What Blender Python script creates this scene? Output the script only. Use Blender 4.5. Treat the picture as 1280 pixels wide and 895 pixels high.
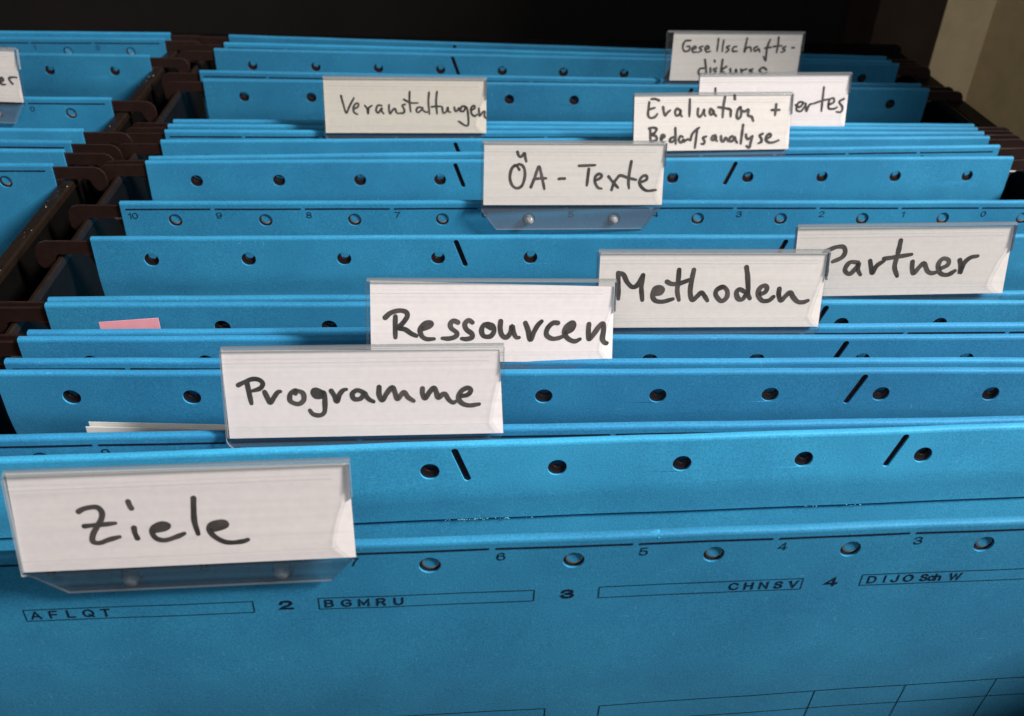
import bpy, bmesh, math, random
from mathutils import Vector, Matrix, noise
for o in list(bpy.data.objects): bpy.data.objects.remove(o)
scene = bpy.context.scene
COL = scene.collection
sin, cos, PI = math.sin, math.cos, math.pi

# ------------------------------------------------ camera (x, y, z, pitch down, yaw, roll, focal / 1000 px of 1280)
CAM = [-0.052644, -0.259579, 0.131969, 0.605872, 0.07801, 0.038658, 1.167429]
cam_d = bpy.data.cameras.new('camera'); cam = bpy.data.objects.new('camera', cam_d); COL.objects.link(cam)
cam_d.sensor_width = 36.0; cam_d.lens = CAM[6]*1000/1280*36
cam_d.clip_start = 0.005; cam_d.clip_end = 50
p_, y_, r_ = CAM[3:6]
fw = Vector((sin(y_)*cos(p_), cos(y_)*cos(p_), -sin(p_)))
rt = Vector((cos(y_), -sin(y_), 0)); up = rt.cross(fw)
rt2 = cos(r_)*rt + sin(r_)*up; up2 = -sin(r_)*rt + cos(r_)*up
m = Matrix((rt2, up2, -fw)).transposed().to_4x4(); m.translation = Vector(CAM[:3])
cam.matrix_world = m
cam_d.dof.use_dof = True; cam_d.dof.focus_distance = 0.235; cam_d.dof.aperture_fstop = 27
scene.camera = cam

# ------------------------------------------------ light
w = bpy.data.worlds.new('World'); scene.world = w; w.use_nodes = True
w.node_tree.nodes['Background'].inputs[0].default_value = (0.62, 0.66, 0.72, 1)
w.node_tree.nodes['Background'].inputs[1].default_value = 0.07
def area(name, loc, target, size, energy, color):
    l = bpy.data.lights.new(name, 'AREA'); l.shape = 'RECTANGLE'; l.size, l.size_y = size
    l.energy = energy; l.color = color
    o = bpy.data.objects.new(name, l); COL.objects.link(o); o.location = loc
    o.rotation_euler = (Vector(target)-Vector(loc)).to_track_quat('-Z', 'Y').to_euler()
area('window_light', (1.20, -0.505, 1.08), (0, 0.05, 0), (0.28, 0.36), 78, (1.0, 0.965, 0.93))
area('room_light', (-0.35, -1.2, 1.0), (0, 0.05, 0), (1.4, 0.9), 7, (0.97, 0.97, 1.0))
vs = scene.view_settings
vs.view_transform = 'Standard'; vs.look = 'None'; vs.exposure = 0; vs.gamma = 1; vs.use_curve_mapping = False

SP = 0.028526   # hole spacing
TW, TH = 0.06061, 0.02086   # index tab width and height
# panel: depth, yaw, height offset, slope, sideways offset (metres, radians)
PANEL = {
 'P1': (-0.12827, 0.02196, -0.00025, 0.0012, -0.00025),
 'P2': (-0.09908, 0.0301, -6e-05, 0.00454, -0.00081),
 'P3': (-0.09492, 0.01302, -0.0, 0.00065, 0.0),
 'P4': (-0.07415, -0.00892, 0.00023, 0.00172, -0.00155),
 'P5': (-0.06962, -0.00735, 0.00023, -0.00101, -0.00063),
 'P6': (-0.05931, -0.00416, 0.00035, -0.00116, -0.00097),
 'P7': (-0.05404, 0.00597, 4e-05, 0.00026, -0.00012),
 'P8': (-0.04215, 0.00103, 0.00011, -0.0002, -0.0003),
 'P9': (-0.03806, 0.00828, 0.00017, 0.00013, -0.00047),
 'P10': (-0.0029, 0.01782, 0.00016, -0.00303, 0.00025),
 'P11': (0.02216, 0.01687, -3e-05, -0.00113, 0.00143),
 'P12': (0.05865, 0.03257, -0.00054, 0.00053, 0.00033),
 'P13': (0.0662, 0.04769, -0.00051, 0.00406, -2e-05),
 'P14': (0.07837, 0.02775, -0.00052, 0.00285, 0.00048),
 'P15': (0.08465, 0.01563, -5e-05, 0.00172, 0.00013),
 'P16': (0.08999, 0.01313, -0.00016, 0.00115, -7e-05),
 'P17': (0.09487, 0.00815, -0.00035, 0.00125, 0.00058),
 'P18': (0.14139, -0.00209, -0.00058, 0.00078, 0.00149),
 'P19': (0.14641, -0.00991, 0.0006, -0.00201, -0.001),
 'P20': (0.17356, -0.00439, 0.00158, -0.00513, -0.00011),
 'P21': (0.18693, -0.02815, -0.00031, -0.00315, 0.0007),
 'P22': (0.1955, -0.04156, -9e-05, -0.00467, 0.0009),
 'L1': (0.04559, 0.01669, 0.0006, 0.0, -0.34698),
 'L2': (0.05948, 0.00805, 0.00026, 0.0, -0.34753),
 'L3': (0.06842, 0.00378, 0.00034, 0.0, -0.3477),
 'L4': (0.07911, 0.01134, 0.00014, 0.0, -0.34726),
 'L5': (0.11317, 0.01185, 5e-05, 0.0, -0.34702),
 'L6': (0.17323, -0.00079, -0.00048, 0.0, -0.34684),
 'L7': (0.19326, 0.02954, -0.00017, 0.0, -0.34625),
 'L8': (0.20392, 0.02371, -0.0004, 0.0, -0.34608),
}
# tab: panel it is plugged into, x, yaw, tilt, z, roll, distance in front
TAB = {
 'Ziele': ('P1', (-0.101, 0.0011, 0.251, -0.0006, 0.013, 0.0047)),
 'Programme': ('P3', (-0.0715, -0.0065, 0.3262, -0.001, 0.0037, 0.0022)),
 'Ressourcen': ('P5', (-0.0424, 0.0461, 0.3506, -0.0006, -0.0275, 0.0017)),
 'Methoden': ('P7', (0.0147, 0.0012, 0.2906, -0.0001, -0.0025, 0.0022)),
 'Partner': ('P9', (0.0728, -0.0445, 0.2393, -0.0007, 0.0355, 0.0021)),
 'OeA': ('P11', (-0.0144, 0.0392, 0.2818, -0.0013, -0.0186, 0.0023)),
 'Evaluation': ('P13', (0.0441, 0.0138, 0.3497, -0.0004, -0.0008, 0.0024)),
 'artes': ('P17', (0.0741, -0.0143, 0.2517, -0.0014, 0.0202, 0.0026)),
 'Veran': ('P15', (-0.0695, 0.0128, 0.2035, -0.0009, -0.0041, 0.0028)),
 'Gesell': ('P19', (0.0723, -0.0012, 0.2275, -0.0003, 0.0116, 0.0025)),
 'er': ('L5', (0.0963, -0.0024, 0.2114, -0.0013, -0.0305, 0.0025)),
}
# handwriting: pen width (mm) and pen strokes (mm from the label's lower left corner)
INK = {
 'Ziele': (0.88, [[[11.83,12.41],[12.65,12.89],[13.88,13.18],[15.22,13.12],[15.86,12.04],[15.53,10.65],[14.64,9.28],[13.62,7.56],[13.4,6.14],[14.56,5.8],[16.16,6.36],[18.21,6.9]],[[12.4,9.39],[13.92,9.5],[15.73,9.58],[17.86,9.76]],[[21.02,8.61],[21.03,7.54],[21.33,6.46]],[[20.73,14.08],[20.91,13.2],[21.13,12.66]],[[24.7,7.79],[26.42,8.17],[27.12,8.85],[25.96,9.26],[24.51,8.62],[24.07,7.57],[24.66,6.29],[26.12,5.78],[28.02,6.3],[29.79,7.03]],[[24.95,8.49],[26.64,8.69]],[[32.26,14.24],[32.07,12.32],[31.89,9.5],[32.25,6.8]],[[34.94,7.57],[36.83,8.01],[37.5,8.52],[37.1,9.07],[36.18,9.12],[34.76,8.65],[34.33,7.6],[34.96,6.31],[36.37,5.15],[37.87,4.71],[40.06,4.85],[41.02,5.17]],[[35.17,8.27],[35.98,8.66]],[[36.77,8.84],[37.02,8.36]]]),
 'Programme': (0.93, [[[3.32,12.41],[4.43,12.96],[6.21,13.7],[7.66,13.62],[8.54,12.76],[7.93,11.63],[6.29,11.09]],[[5.21,12.81],[5.47,10.81],[5.83,8.24]],[[8.8,10.76],[9.26,9.61],[9.85,8.31],[10.74,9.59],[11.61,10.72],[12.15,10.85]],[[15.34,10.37],[15.38,11.09],[14.26,10.25],[14.17,8.67],[15.74,7.93],[17.0,8.77],[16.95,10.35],[15.65,11.08]],[[21.0,10.57],[19.68,11.16],[19.12,10.6],[19.6,9.59],[20.68,9.57],[21.14,10.57],[21.52,10.13],[21.56,8.26],[21.32,5.95],[20.2,5.25],[18.86,5.56],[18.23,6.44]],[[19.65,10.45],[20.44,10.15]],[[23.03,10.83],[23.66,9.67],[24.14,8.36],[24.75,9.94],[25.6,10.93],[26.29,11.12]],[[29.91,10.43],[28.57,10.88],[27.51,10.04],[27.95,8.88],[29.32,9.0],[30.18,10.28],[30.55,9.41],[31.21,8.68],[32.06,8.23]],[[33.37,11.53],[33.31,9.8],[33.95,8.49],[34.95,10.06],[36.22,11.48],[36.73,10.32],[37.23,8.73],[38.08,9.73],[38.77,10.29],[39.56,9.12],[40.77,8.24]],[[42.75,11.09],[42.73,9.94],[43.25,8.77],[44.24,10.21],[45.21,11.2],[45.74,10.18],[46.13,8.87],[46.97,9.58],[47.65,9.72],[48.46,8.4],[49.42,7.66],[49.83,7.94]],[[51.22,9.23],[52.6,9.49],[53.3,10.5],[52.61,11.09],[51.23,10.39],[50.53,8.95],[51.21,7.63],[52.86,7.02],[55.08,7.27]]]),
 'Ressourcen': (1.05, [[[4.48,11.45],[5.9,12.64],[7.96,13.17],[9.49,12.77],[9.74,11.72],[8.71,10.13],[7.67,8.94],[9.21,8.53],[10.75,7.46],[11.92,6.93]],[[6.92,11.72],[6.85,9.34],[6.88,6.54]],[[13.6,8.66],[14.9,9.19],[15.55,9.85],[15.16,10.25],[13.86,9.99],[12.83,8.53],[13.21,6.92],[14.38,6.12],[16.2,6.17]],[[21.91,10.25],[20.87,10.65],[20.09,9.85],[20.36,8.78],[21.67,7.71],[21.42,6.77],[19.85,6.23],[18.16,6.32]],[[25.43,10.24],[24.51,10.78],[23.61,9.85],[24.02,8.51],[25.34,7.43],[25.35,6.49],[24.04,6.09],[22.86,6.23]],[[28.98,9.84],[28.19,9.57],[27.69,8.23],[28.24,6.88],[29.82,6.75],[30.72,7.96],[30.43,9.3],[29.24,9.97]],[[29.12,9.3],[29.91,8.9]],[[32.34,10.51],[32.24,8.76],[32.67,7.14],[33.75,6.46],[34.78,7.68],[35.14,9.29],[35.57,7.68],[36.26,6.46],[36.93,6.46]],[[38.42,10.1],[39.14,8.21],[39.73,5.9],[40.48,7.66],[41.49,9.55],[42.39,10.5]],[[46.4,10.09],[45.2,10.09],[43.91,8.74],[43.7,7.11],[45.07,6.16],[46.67,6.29],[47.73,6.7]],[[48.5,7.65],[49.81,8.32],[50.44,9.54],[50.01,10.22],[48.7,9.27],[48.1,7.65],[49.09,6.15],[50.73,5.46],[52.06,6.0]],[[49.0,8.46],[49.77,9.41]],[[54.18,9.81],[54.12,8.18],[54.35,6.0],[55.51,7.36],[56.77,9.26],[57.68,9.94],[57.9,8.17],[57.74,5.99],[58.6,4.88],[58.87,5.02]]]),
 'Methoden': (1.05, [[[5.61,14.86],[5.77,11.61],[5.98,8.05]],[[5.61,14.86],[6.97,14.44],[8.05,12.46],[9.52,11.18],[10.88,11.88],[12.0,14.29]],[[12.06,14.29],[11.81,11.31],[12.24,7.74]],[[15.82,9.3],[16.93,9.59],[17.43,10.58],[16.54,11.16],[15.3,10.73],[14.85,9.02],[15.64,7.58],[17.64,7.29],[20.29,8.0]],[[15.77,10.02],[16.73,10.44]],[[21.38,15.69],[21.35,13.0],[21.27,10.15],[21.87,7.7]],[[18.42,12.58],[19.59,12.01],[21.28,12.0],[22.66,12.43],[24.44,13.13]],[[25.23,15.68],[24.87,12.99],[24.69,9.85],[25.42,7.69],[26.62,8.69],[27.68,9.7],[28.61,8.69],[29.41,7.53]],[[33.21,11.12],[31.7,10.41],[31.54,8.98],[33.1,7.39],[34.44,8.39],[34.43,10.12],[33.19,11.27],[31.95,10.84]],[[39.16,9.82],[37.67,10.54],[36.91,9.54],[37.62,7.95],[38.77,7.94],[39.62,9.53]],[[38.97,16.38],[39.47,14.11],[39.91,10.96],[40.02,9.24],[40.62,8.08]],[[43.37,9.23],[44.6,9.8],[44.91,10.95],[44.14,11.53],[42.94,10.67],[42.82,8.94],[43.97,7.49],[45.7,7.49],[46.89,8.5]],[[48.24,10.66],[48.28,8.92],[49.01,7.47],[50.04,8.63],[51.22,9.64],[52.23,8.33],[53.52,7.17],[54.98,7.02],[56.23,7.45]]]),
 'Partner': (1.1, [[[8.53,13.03],[10.01,13.93],[11.74,14.6],[13.55,14.58],[14.26,13.18],[13.45,11.57],[11.09,10.44]],[[8.93,13.48],[9.46,10.0],[9.69,6.71]],[[18.17,10.11],[15.89,10.14],[14.78,8.05],[16.29,6.86],[18.09,8.95],[18.43,9.88],[18.43,8.0],[19.3,6.58]],[[21.53,10.53],[21.97,8.89],[22.58,7.01],[23.54,9.11],[25.4,10.48]],[[29.28,16.21],[28.98,12.53],[28.59,8.81],[29.66,6.06]],[[25.32,11.09],[28.88,11.6],[32.88,12.24]],[[33.41,10.14],[33.55,8.27],[34.14,6.76],[35.48,8.48],[36.68,9.63],[37.91,7.51],[39.17,6.78],[40.51,7.0]],[[41.7,8.16],[43.38,9.08],[43.39,10.48],[41.73,10.87],[40.73,9.11],[41.69,6.75],[43.83,6.25],[45.71,7.4]],[[46.58,10.43],[47.12,8.56],[47.23,6.77],[47.88,9.48],[49.44,11.1],[51.41,11.53]]]),
 'OeA': (0.85, [[[11.65,17.32],[12.05,16.23],[12.81,15.86],[13.92,16.97],[14.13,15.87],[14.54,14.39]],[[12.32,11.8],[11.55,12.91],[10.79,13.09],[9.68,11.61],[9.35,9.01],[10.14,6.77],[11.68,5.84],[13.37,6.77],[14.18,9.76],[13.83,12.36],[12.48,13.47],[10.98,12.91]],[[16.24,6.21],[17.32,9.02],[18.67,12.74],[19.57,10.14],[20.65,5.64]],[[17.32,8.83],[21.13,9.02]],[[25.34,8.84],[27.26,8.95]],[[31.78,13.03],[34.46,13.15],[37.14,13.27]],[[35.08,12.03],[34.83,9.03],[34.66,6.77]],[[37.18,8.28],[38.89,9.03],[39.42,9.97],[38.43,10.46],[37.32,9.41],[37.41,7.52],[38.45,6.01],[39.63,5.71]],[[41.77,9.6],[43.21,7.9],[45.07,6.01]],[[42.96,5.25],[43.62,7.52],[44.88,9.41],[45.83,9.98],[48.21,9.23],[50.98,8.59]],[[49.07,14.49],[48.67,11.3],[48.48,7.9],[48.79,5.82]],[[52.98,7.9],[54.5,8.66],[54.42,9.8],[53.25,9.8],[52.17,8.28],[52.67,6.57],[54.73,5.05],[57.87,5.24]]]),
 'Evaluation': (0.85, [[[6.72,18.85],[8.22,18.84],[9.59,18.32]],[[6.0,17.72],[5.76,15.45],[5.67,13.18],[6.61,12.17],[8.11,12.44],[9.14,13.57]],[[6.07,15.17],[8.01,15.72]],[[11.18,15.97],[11.54,14.26],[12.04,12.97],[12.91,13.96],[13.95,14.81]],[[17.75,14.77],[16.51,15.35],[15.79,14.22],[16.29,12.93],[17.49,13.34],[17.9,14.77],[17.8,13.34],[18.44,12.62]],[[21.19,18.59],[21.21,15.6],[21.24,12.59]],[[24.43,15.28],[24.36,13.27],[25.17,12.4],[26.19,13.54],[26.74,14.97],[26.8,13.54],[27.3,12.67]],[[6.57,8.3],[6.85,3.68]],[[6.11,8.45],[7.62,8.72],[9.0,8.27],[8.28,6.84],[7.08,6.27],[8.77,5.68],[9.12,4.37],[6.85,3.68]],[[10.93,4.78],[11.98,5.35],[11.96,5.92],[11.05,5.94],[10.79,4.49],[11.74,3.32]],[[15.65,5.3],[14.45,4.74],[14.18,3.72],[15.25,3.56],[16.13,4.71]],[[16.09,8.47],[16.25,5.58],[16.41,2.82]],[[19.02,5.26],[18.09,5.56],[17.53,4.11],[18.48,3.23],[19.36,4.38],[19.39,3.51],[20.9,4.36],[21.98,4.06]],[[21.98,4.06],[22.66,6.37],[24.43,8.09],[25.18,8.51]],[[24.43,8.09],[24.11,4.61],[23.79,1.26]],[[27.94,5.29],[26.72,4.87],[27.39,3.69],[27.13,2.68],[26.2,2.69]],[[30.11,14.65],[29.16,15.24],[28.92,13.8],[29.57,13.08],[30.44,14.08],[30.11,14.65],[30.62,13.5],[31.43,12.63]],[[34.48,19.34],[34.03,16.05],[33.91,12.17]],[[32.05,15.78],[34.06,15.48],[36.7,14.88],[36.93,13.44],[36.99,12.43]],[[38.07,19.88],[38.26,18.59]],[[40.67,15.7],[39.63,14.85],[39.3,12.55],[39.97,11.53],[40.84,12.53],[40.89,14.55],[40.21,15.71]],[[40.89,14.55],[42.15,14.11],[43.65,14.81],[43.62,12.79],[45.04,12.2],[45.75,10.74]],[[52.67,14.58],[55.63,14.56]],[[54.25,16.59],[54.04,12.69]],[[31.45,5.68],[30.38,5.4],[30.13,4.24],[31.06,4.08],[31.62,5.39],[31.68,4.22],[32.17,3.63]],[[33.63,5.36],[33.86,3.9],[34.66,3.45],[35.37,4.76],[36.02,4.16],[36.36,3.57]],[[37.98,5.31],[37.07,4.73],[36.98,3.57],[38.07,3.55],[38.92,5.0],[39.3,3.83],[39.97,2.94]],[[41.95,9.33],[41.66,6.14],[41.39,2.63]],[[43.23,5.82],[43.45,4.8],[44.26,4.2],[45.45,5.21]],[[45.76,5.21],[45.26,3.16],[44.75,1.11],[43.62,1.72]],[[49.62,6.04],[48.56,5.46],[49.25,4.28],[49.33,3.11],[48.26,2.68]],[[51.45,4.26],[52.81,5.12],[52.44,6.0],[51.38,5.43],[51.0,3.97],[52.16,2.92],[54.05,2.9],[56.04,3.61]]]),
 'artes': (0.8, [[[39.38,8.65],[41.02,7.76],[42.38,9.52],[40.53,9.53],[39.88,6.88],[41.8,6.27],[43.4,8.63]],[[43.34,9.22],[43.97,6.26],[44.95,8.62],[46.74,9.2]],[[50.04,15.33],[50.0,10.35],[50.05,6.22]],[[46.74,9.2],[50.31,10.35],[53.33,10.92]],[[52.68,8.57],[54.71,9.74],[54.22,11.21],[52.78,10.34],[52.82,7.39],[55.03,7.08],[56.2,7.67]],[[58.59,10.89],[56.88,9.73],[58.38,7.65],[57.97,5.88],[56.11,5.89]],[[6.82,15.13],[6.97,10.6]]]),
 'Gesell': (0.8, [[[10.48,17.03],[8.16,16.7],[7.32,14.48],[8.14,12.58],[10.14,12.92],[10.35,14.5],[9.0,14.49]],[[11.46,13.24],[13.1,13.89],[12.7,14.65],[11.61,13.88],[11.88,12.29],[13.57,12.3]],[[16.07,14.67],[14.57,14.02],[15.73,13.08],[14.26,12.12]],[[17.19,13.41],[18.83,13.93],[18.08,14.87],[17.15,13.92],[17.96,12.33],[19.62,12.66]],[[22.74,17.75],[22.63,14.59],[22.53,12.68]],[[25.09,17.14],[24.86,14.6],[24.83,12.69]],[[27.87,14.94],[26.58,14.3],[27.68,13.35],[26.44,12.19]],[[30.94,14.64],[29.62,14.32],[29.44,12.72],[31.47,12.74]],[[35.32,18.16],[34.94,15.31],[34.56,12.44],[35.41,14.04],[37.07,14.37],[37.58,12.78]],[[40.09,14.7],[38.8,14.06],[39.27,12.79],[40.87,13.76],[41.35,12.48]],[[45.53,17.6],[44.76,15.37],[44.44,12.18],[44.46,8.98],[43.26,10.58]],[[43.55,14.09],[46.23,14.43]],[[49.15,18.57],[49.18,15.4],[48.87,12.21]],[[47.21,14.75],[50.91,15.1]],[[52.65,14.79],[51.36,14.14],[52.5,13.19],[50.89,12.35]],[[55.43,14.3],[56.45,14.31]],[[17.56,9.13],[18.15,6.25],[18.77,3.02]],[[17.53,5.6],[15.52,5.26],[15.2,3.32],[17.44,2.69],[18.53,4.31]],[[20.25,5.61],[20.48,3.03]],[[21.8,8.84],[21.98,8.33]],[[22.97,5.63],[21.66,5.11],[22.76,4.21],[21.84,3.04]],[[25.37,9.18],[24.92,3.05]],[[27.34,6.3],[25.31,4.67],[27.31,3.07]],[[29.14,5.34],[29.67,3.4],[31.36,3.61],[31.68,5.16],[32.2,3.42]],[[33.93,5.18],[34.45,3.43]],[[34.34,4.53],[36.31,5.32]],[[39.05,5.33],[37.73,4.81],[38.98,4.04],[37.9,3.25]],[[45.23,5.11],[43.76,6.01],[42.17,4.96],[43.7,3.48],[45.5,3.95]]]),
 'Veran': (0.68, [[[6.56,13.82],[7.27,10.63],[8.16,7.71],[9.46,10.06],[11.24,13.13]],[[11.05,9.19],[12.41,9.78],[12.77,10.95],[11.88,11.1],[10.93,9.78],[11.0,8.02],[12.29,7.14]],[[15.11,10.38],[15.95,9.22],[16.18,7.45],[16.56,9.51],[17.79,10.4]],[[21.36,10.42],[19.87,10.41],[19.21,8.65],[20.07,7.77],[21.33,9.54],[21.29,8.36],[22.0,7.48]],[[24.05,10.58],[23.99,8.96],[24.39,7.49],[25.49,8.97],[26.25,9.27],[26.66,8.09],[27.39,7.51]],[[30.03,10.9],[28.97,10.46],[29.68,8.99],[29.35,7.81],[27.84,7.66]],[[31.82,15.44],[31.68,11.94],[32.04,8.27]],[[29.61,12.66],[31.97,11.5],[34.81,11.43]],[[36.57,9.62],[34.93,9.9],[34.15,8.72],[34.89,7.99],[36.26,9.03],[36.71,8.73],[37.6,8.15],[38.8,8.15]],[[38.98,15.19],[38.71,11.69],[39.03,7.41]],[[41.92,15.5],[41.57,11.7],[41.87,7.57]],[[39.89,10.08],[41.55,10.23],[43.5,10.24]],[[43.8,9.95],[44.23,7.88],[45.45,8.48],[45.91,9.96],[46.2,8.34],[46.96,8.19]],[[48.33,9.97],[48.77,8.5],[49.53,8.8],[50.14,9.69],[50.59,8.51]],[[52.41,10.29],[51.2,10.28],[50.74,8.8],[51.8,8.51],[52.87,10.0],[53.47,7.93],[53.62,3.75],[52.4,3.3],[49.97,4.78]],[[54.69,8.82],[56.05,9.72],[55.74,10.6],[54.68,9.71],[54.84,7.64],[56.06,6.75],[56.97,7.35]],[[57.57,9.58],[57.73,7.95],[57.88,6.76],[59.25,8.4],[59.86,8.4],[59.71,6.76],[60.48,5.87]]]),
 'er': (0.8, [[[52.33,7.82],[53.56,8.62],[53.15,9.53],[52.39,8.94],[52.27,7.45],[53.12,6.92],[54.05,6.96]],[[56.88,7.33],[56.11,8.34],[55.9,9.45],[57.63,9.89],[58.72,9.75]]]),
}

W = 0.318        # width of a folder panel
T = 0.002        # thickness of a panel's folded top
ZA, ZB = 0.0073, 0.0063   # hole height below the top: rear panels, front panels
H = 0.235
MM = 0.001
rnd = random.Random(4)

# ------------------------------------------------ materials
def mat(name):
    m = bpy.data.materials.new(name); m.use_nodes = True
    return m, m.node_tree, m.node_tree.nodes['Principled BSDF']
def N(nt, kind, **kw):
    n = nt.nodes.new(kind)
    for k, v in kw.items():
        if k.startswith('i_'): n.inputs[k[2:].replace('_', ' ')].default_value = v
        else: setattr(n, k, v)
    return n
def ramp(nt, src, stops):
    r = nt.nodes.new('ShaderNodeValToRGB'); nt.links.new(src, r.inputs[0])
    el = r.color_ramp.elements
    while len(el) < len(stops): el.new(0.5)
    for e, (p, c) in zip(el, stops): e.position = p; e.color = (*c, 1) if len(c) == 3 else c
    return r.outputs[0]
def mul(nt, a, b, fac=1.0, mode='MULTIPLY'):
    x = N(nt, 'ShaderNodeMix', data_type='RGBA', blend_type=mode)
    if isinstance(fac, float): x.inputs[0].default_value = fac
    else: nt.links.new(fac, x.inputs[0])
    for s, i in ((a, 6), (b, 7)):
        if isinstance(s, tuple): x.inputs[i].default_value = (*s, 1)
        else: nt.links.new(s, x.inputs[i])
    return x.outputs[2]
def tex_noise(nt, scale, detail=3, rough=.6, stretch=None, rot=None):
    tc = nt.nodes.new('ShaderNodeTexCoord'); mp = nt.nodes.new('ShaderNodeMapping')
    oi = nt.nodes.new('ShaderNodeObjectInfo')
    sc = N(nt, 'ShaderNodeVectorMath', operation='SCALE'); sc.inputs['Scale'].default_value = 3.0
    cb = nt.nodes.new('ShaderNodeCombineXYZ')
    for k in range(3): nt.links.new(oi.outputs['Random'], cb.inputs[k])
    nt.links.new(cb.outputs[0], sc.inputs[0]); nt.links.new(sc.outputs[0], mp.inputs['Location'])
    if stretch: mp.inputs['Scale'].default_value = stretch
    if rot: mp.inputs['Rotation'].default_value = rot
    nt.links.new(tc.outputs['Object'], mp.inputs[0])
    n = N(nt, 'ShaderNodeTexNoise', i_Scale=scale, i_Detail=detail, i_Roughness=rough)
    nt.links.new(mp.outputs[0], n.inputs['Vector'])
    return n.outputs['Fac']
def bump(nt, b, src, strength, dist):
    n = N(nt, 'ShaderNodeBump', i_Strength=strength, i_Distance=dist)
    nt.links.new(src, n.inputs['Height']); nt.links.new(n.outputs[0], b.inputs['Normal'])

def card_material(name, base):
    m, nt, b = mat(name)
    d = tuple(c*.80 for c in base); l = tuple(min(1, c*1.2+.006) for c in base)
    fine = ramp(nt, tex_noise(nt, 2600, 2, .7), [(.3, d), (.7, l)])
    cloud = ramp(nt, tex_noise(nt, 60, 4, .6), [(.3, (.88, .9, .92)), (.7, (1.1, 1.08, 1.06))])
    c = mul(nt, fine, cloud)
    broad = ramp(nt, tex_noise(nt, 17, 3, .55), [(.32, (.84, .87, .90)), (.68, (1.14, 1.10, 1.07))])
    c = mul(nt, c, broad)
    fib = ramp(nt, tex_noise(nt, 1700, 2, .5, (1, 1, .2), (0, .9, 0)), [(.69, (0, 0, 0)), (.76, (1, 1, 1))])
    fib2 = ramp(nt, tex_noise(nt, 1900, 2, .5, (.18, 1, 1), (0, .4, 0)), [(.70, (0, 0, 0)), (.77, (1, 1, 1))])
    f = N(nt, 'ShaderNodeMath', operation='MAXIMUM'); nt.links.new(fib, f.inputs[0]); nt.links.new(fib2, f.inputs[1])
    f2 = N(nt, 'ShaderNodeMath', operation='MULTIPLY'); nt.links.new(f.outputs[0], f2.inputs[0]); f2.inputs[1].default_value = .16
    c = mul(nt, c, (.22, .55, .72), f2.outputs[0], 'MIX')
    nt.links.new(c, b.inputs['Base Color'])
    b.inputs['Roughness'].default_value = .62; b.inputs['Specular IOR Level'].default_value = .22
    b.inputs['Sheen Weight'].default_value = .06; b.inputs['Sheen Roughness'].default_value = .5
    b.inputs['Sheen Tint'].default_value = (.5, .8, 1, 1)
    bump(nt, b, tex_noise(nt, 1800, 3, .7), .35, .00008)
    return m
# uneven light is put into the card colour: lit and shaded tones per panel
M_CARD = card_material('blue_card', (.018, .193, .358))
M_CARD2 = card_material('blue_card_lit', (.028, .276, .478))
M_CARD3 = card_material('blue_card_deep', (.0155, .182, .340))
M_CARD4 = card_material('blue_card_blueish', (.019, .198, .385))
M_CARD5 = card_material('blue_card_shaded', (.0125, .143, .270))
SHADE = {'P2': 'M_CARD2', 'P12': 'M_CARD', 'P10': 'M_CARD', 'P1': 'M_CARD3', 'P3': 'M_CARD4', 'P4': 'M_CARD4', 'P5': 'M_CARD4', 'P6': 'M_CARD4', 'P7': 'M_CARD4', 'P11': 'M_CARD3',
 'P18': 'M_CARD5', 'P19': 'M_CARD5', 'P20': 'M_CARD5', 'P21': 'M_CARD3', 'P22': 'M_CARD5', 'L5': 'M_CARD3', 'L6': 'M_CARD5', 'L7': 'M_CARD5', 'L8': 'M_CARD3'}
M_FOLD = card_material('blue_card_worn_fold', (.15, .51, .63))
M_FOLD.node_tree.nodes['Principled BSDF'].inputs['Sheen Weight'].default_value = .35
def simple(name, col, rough, spec=.5, var=.12, scale=300, bmp=0.0, coat=0.0, metal=0.0):
    m, nt, b = mat(name)
    c = ramp(nt, tex_noise(nt, scale, 3), [(.3, tuple(x*(1-var) for x in col)), (.7, tuple(x*(1+var) for x in col))])
    nt.links.new(c, b.inputs['Base Color'])
    b.inputs['Roughness'].default_value = rough; b.inputs['Specular IOR Level'].default_value = spec
    b.inputs['Coat Weight'].default_value = coat; b.inputs['Metallic'].default_value = metal
    if bmp: bump(nt, b, tex_noise(nt, scale*3, 3), bmp, .0001)
    return m
M_PRINT = simple('printing_ink', (.006, .012, .028), .5, .3, .25, 1500)
M_INK = simple('pen_ink', (.050, .042, .037), .55, .3, .62, 170)
M_BROWN = simple('brown_hanger_plastic', (.0135, .005, .0034), .42, .5, .2, 400, .2)
M_RAIL = simple('dark_rail_metal', (.009, .005, .003), .42, .3, .3, 250, .2)
M_BLACK = simple('black_drawer_metal', (.0020, .0017, .0015), .5, .14, .3, 200, .15)
M_CAVITY = simple('dark_cabinet_wall', (.004, .0027, .002), .7, .2, .3, 30)
M_POST = simple('brown_cabinet_post', (.040, .024, .016), .6, .3, .2, 60)
M_WALL = simple('beige_wall', (.66, .52, .30), .85, .2, .08, 90, .3)
M_WALL2 = simple('ochre_wall', (.50, .37, .19), .85, .2, .08, 90, .3)
M_CREAM = simple('cream_cut_edge', (.42, .30, .22), .6, .3)
M_PINK = simple('pink_paper', (.80, .34, .39), .8, .2, .05)
M_SHEET = simple('office_paper', (.70, .69, .66), .8, .2, .04)
M_DUST = simple('dust', (.5, .45, .38), .9, .1)
M_PEEL = simple('torn_card_fibre', (.16, .50, .55), .9, .1, .5, 3000, .5)

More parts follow.
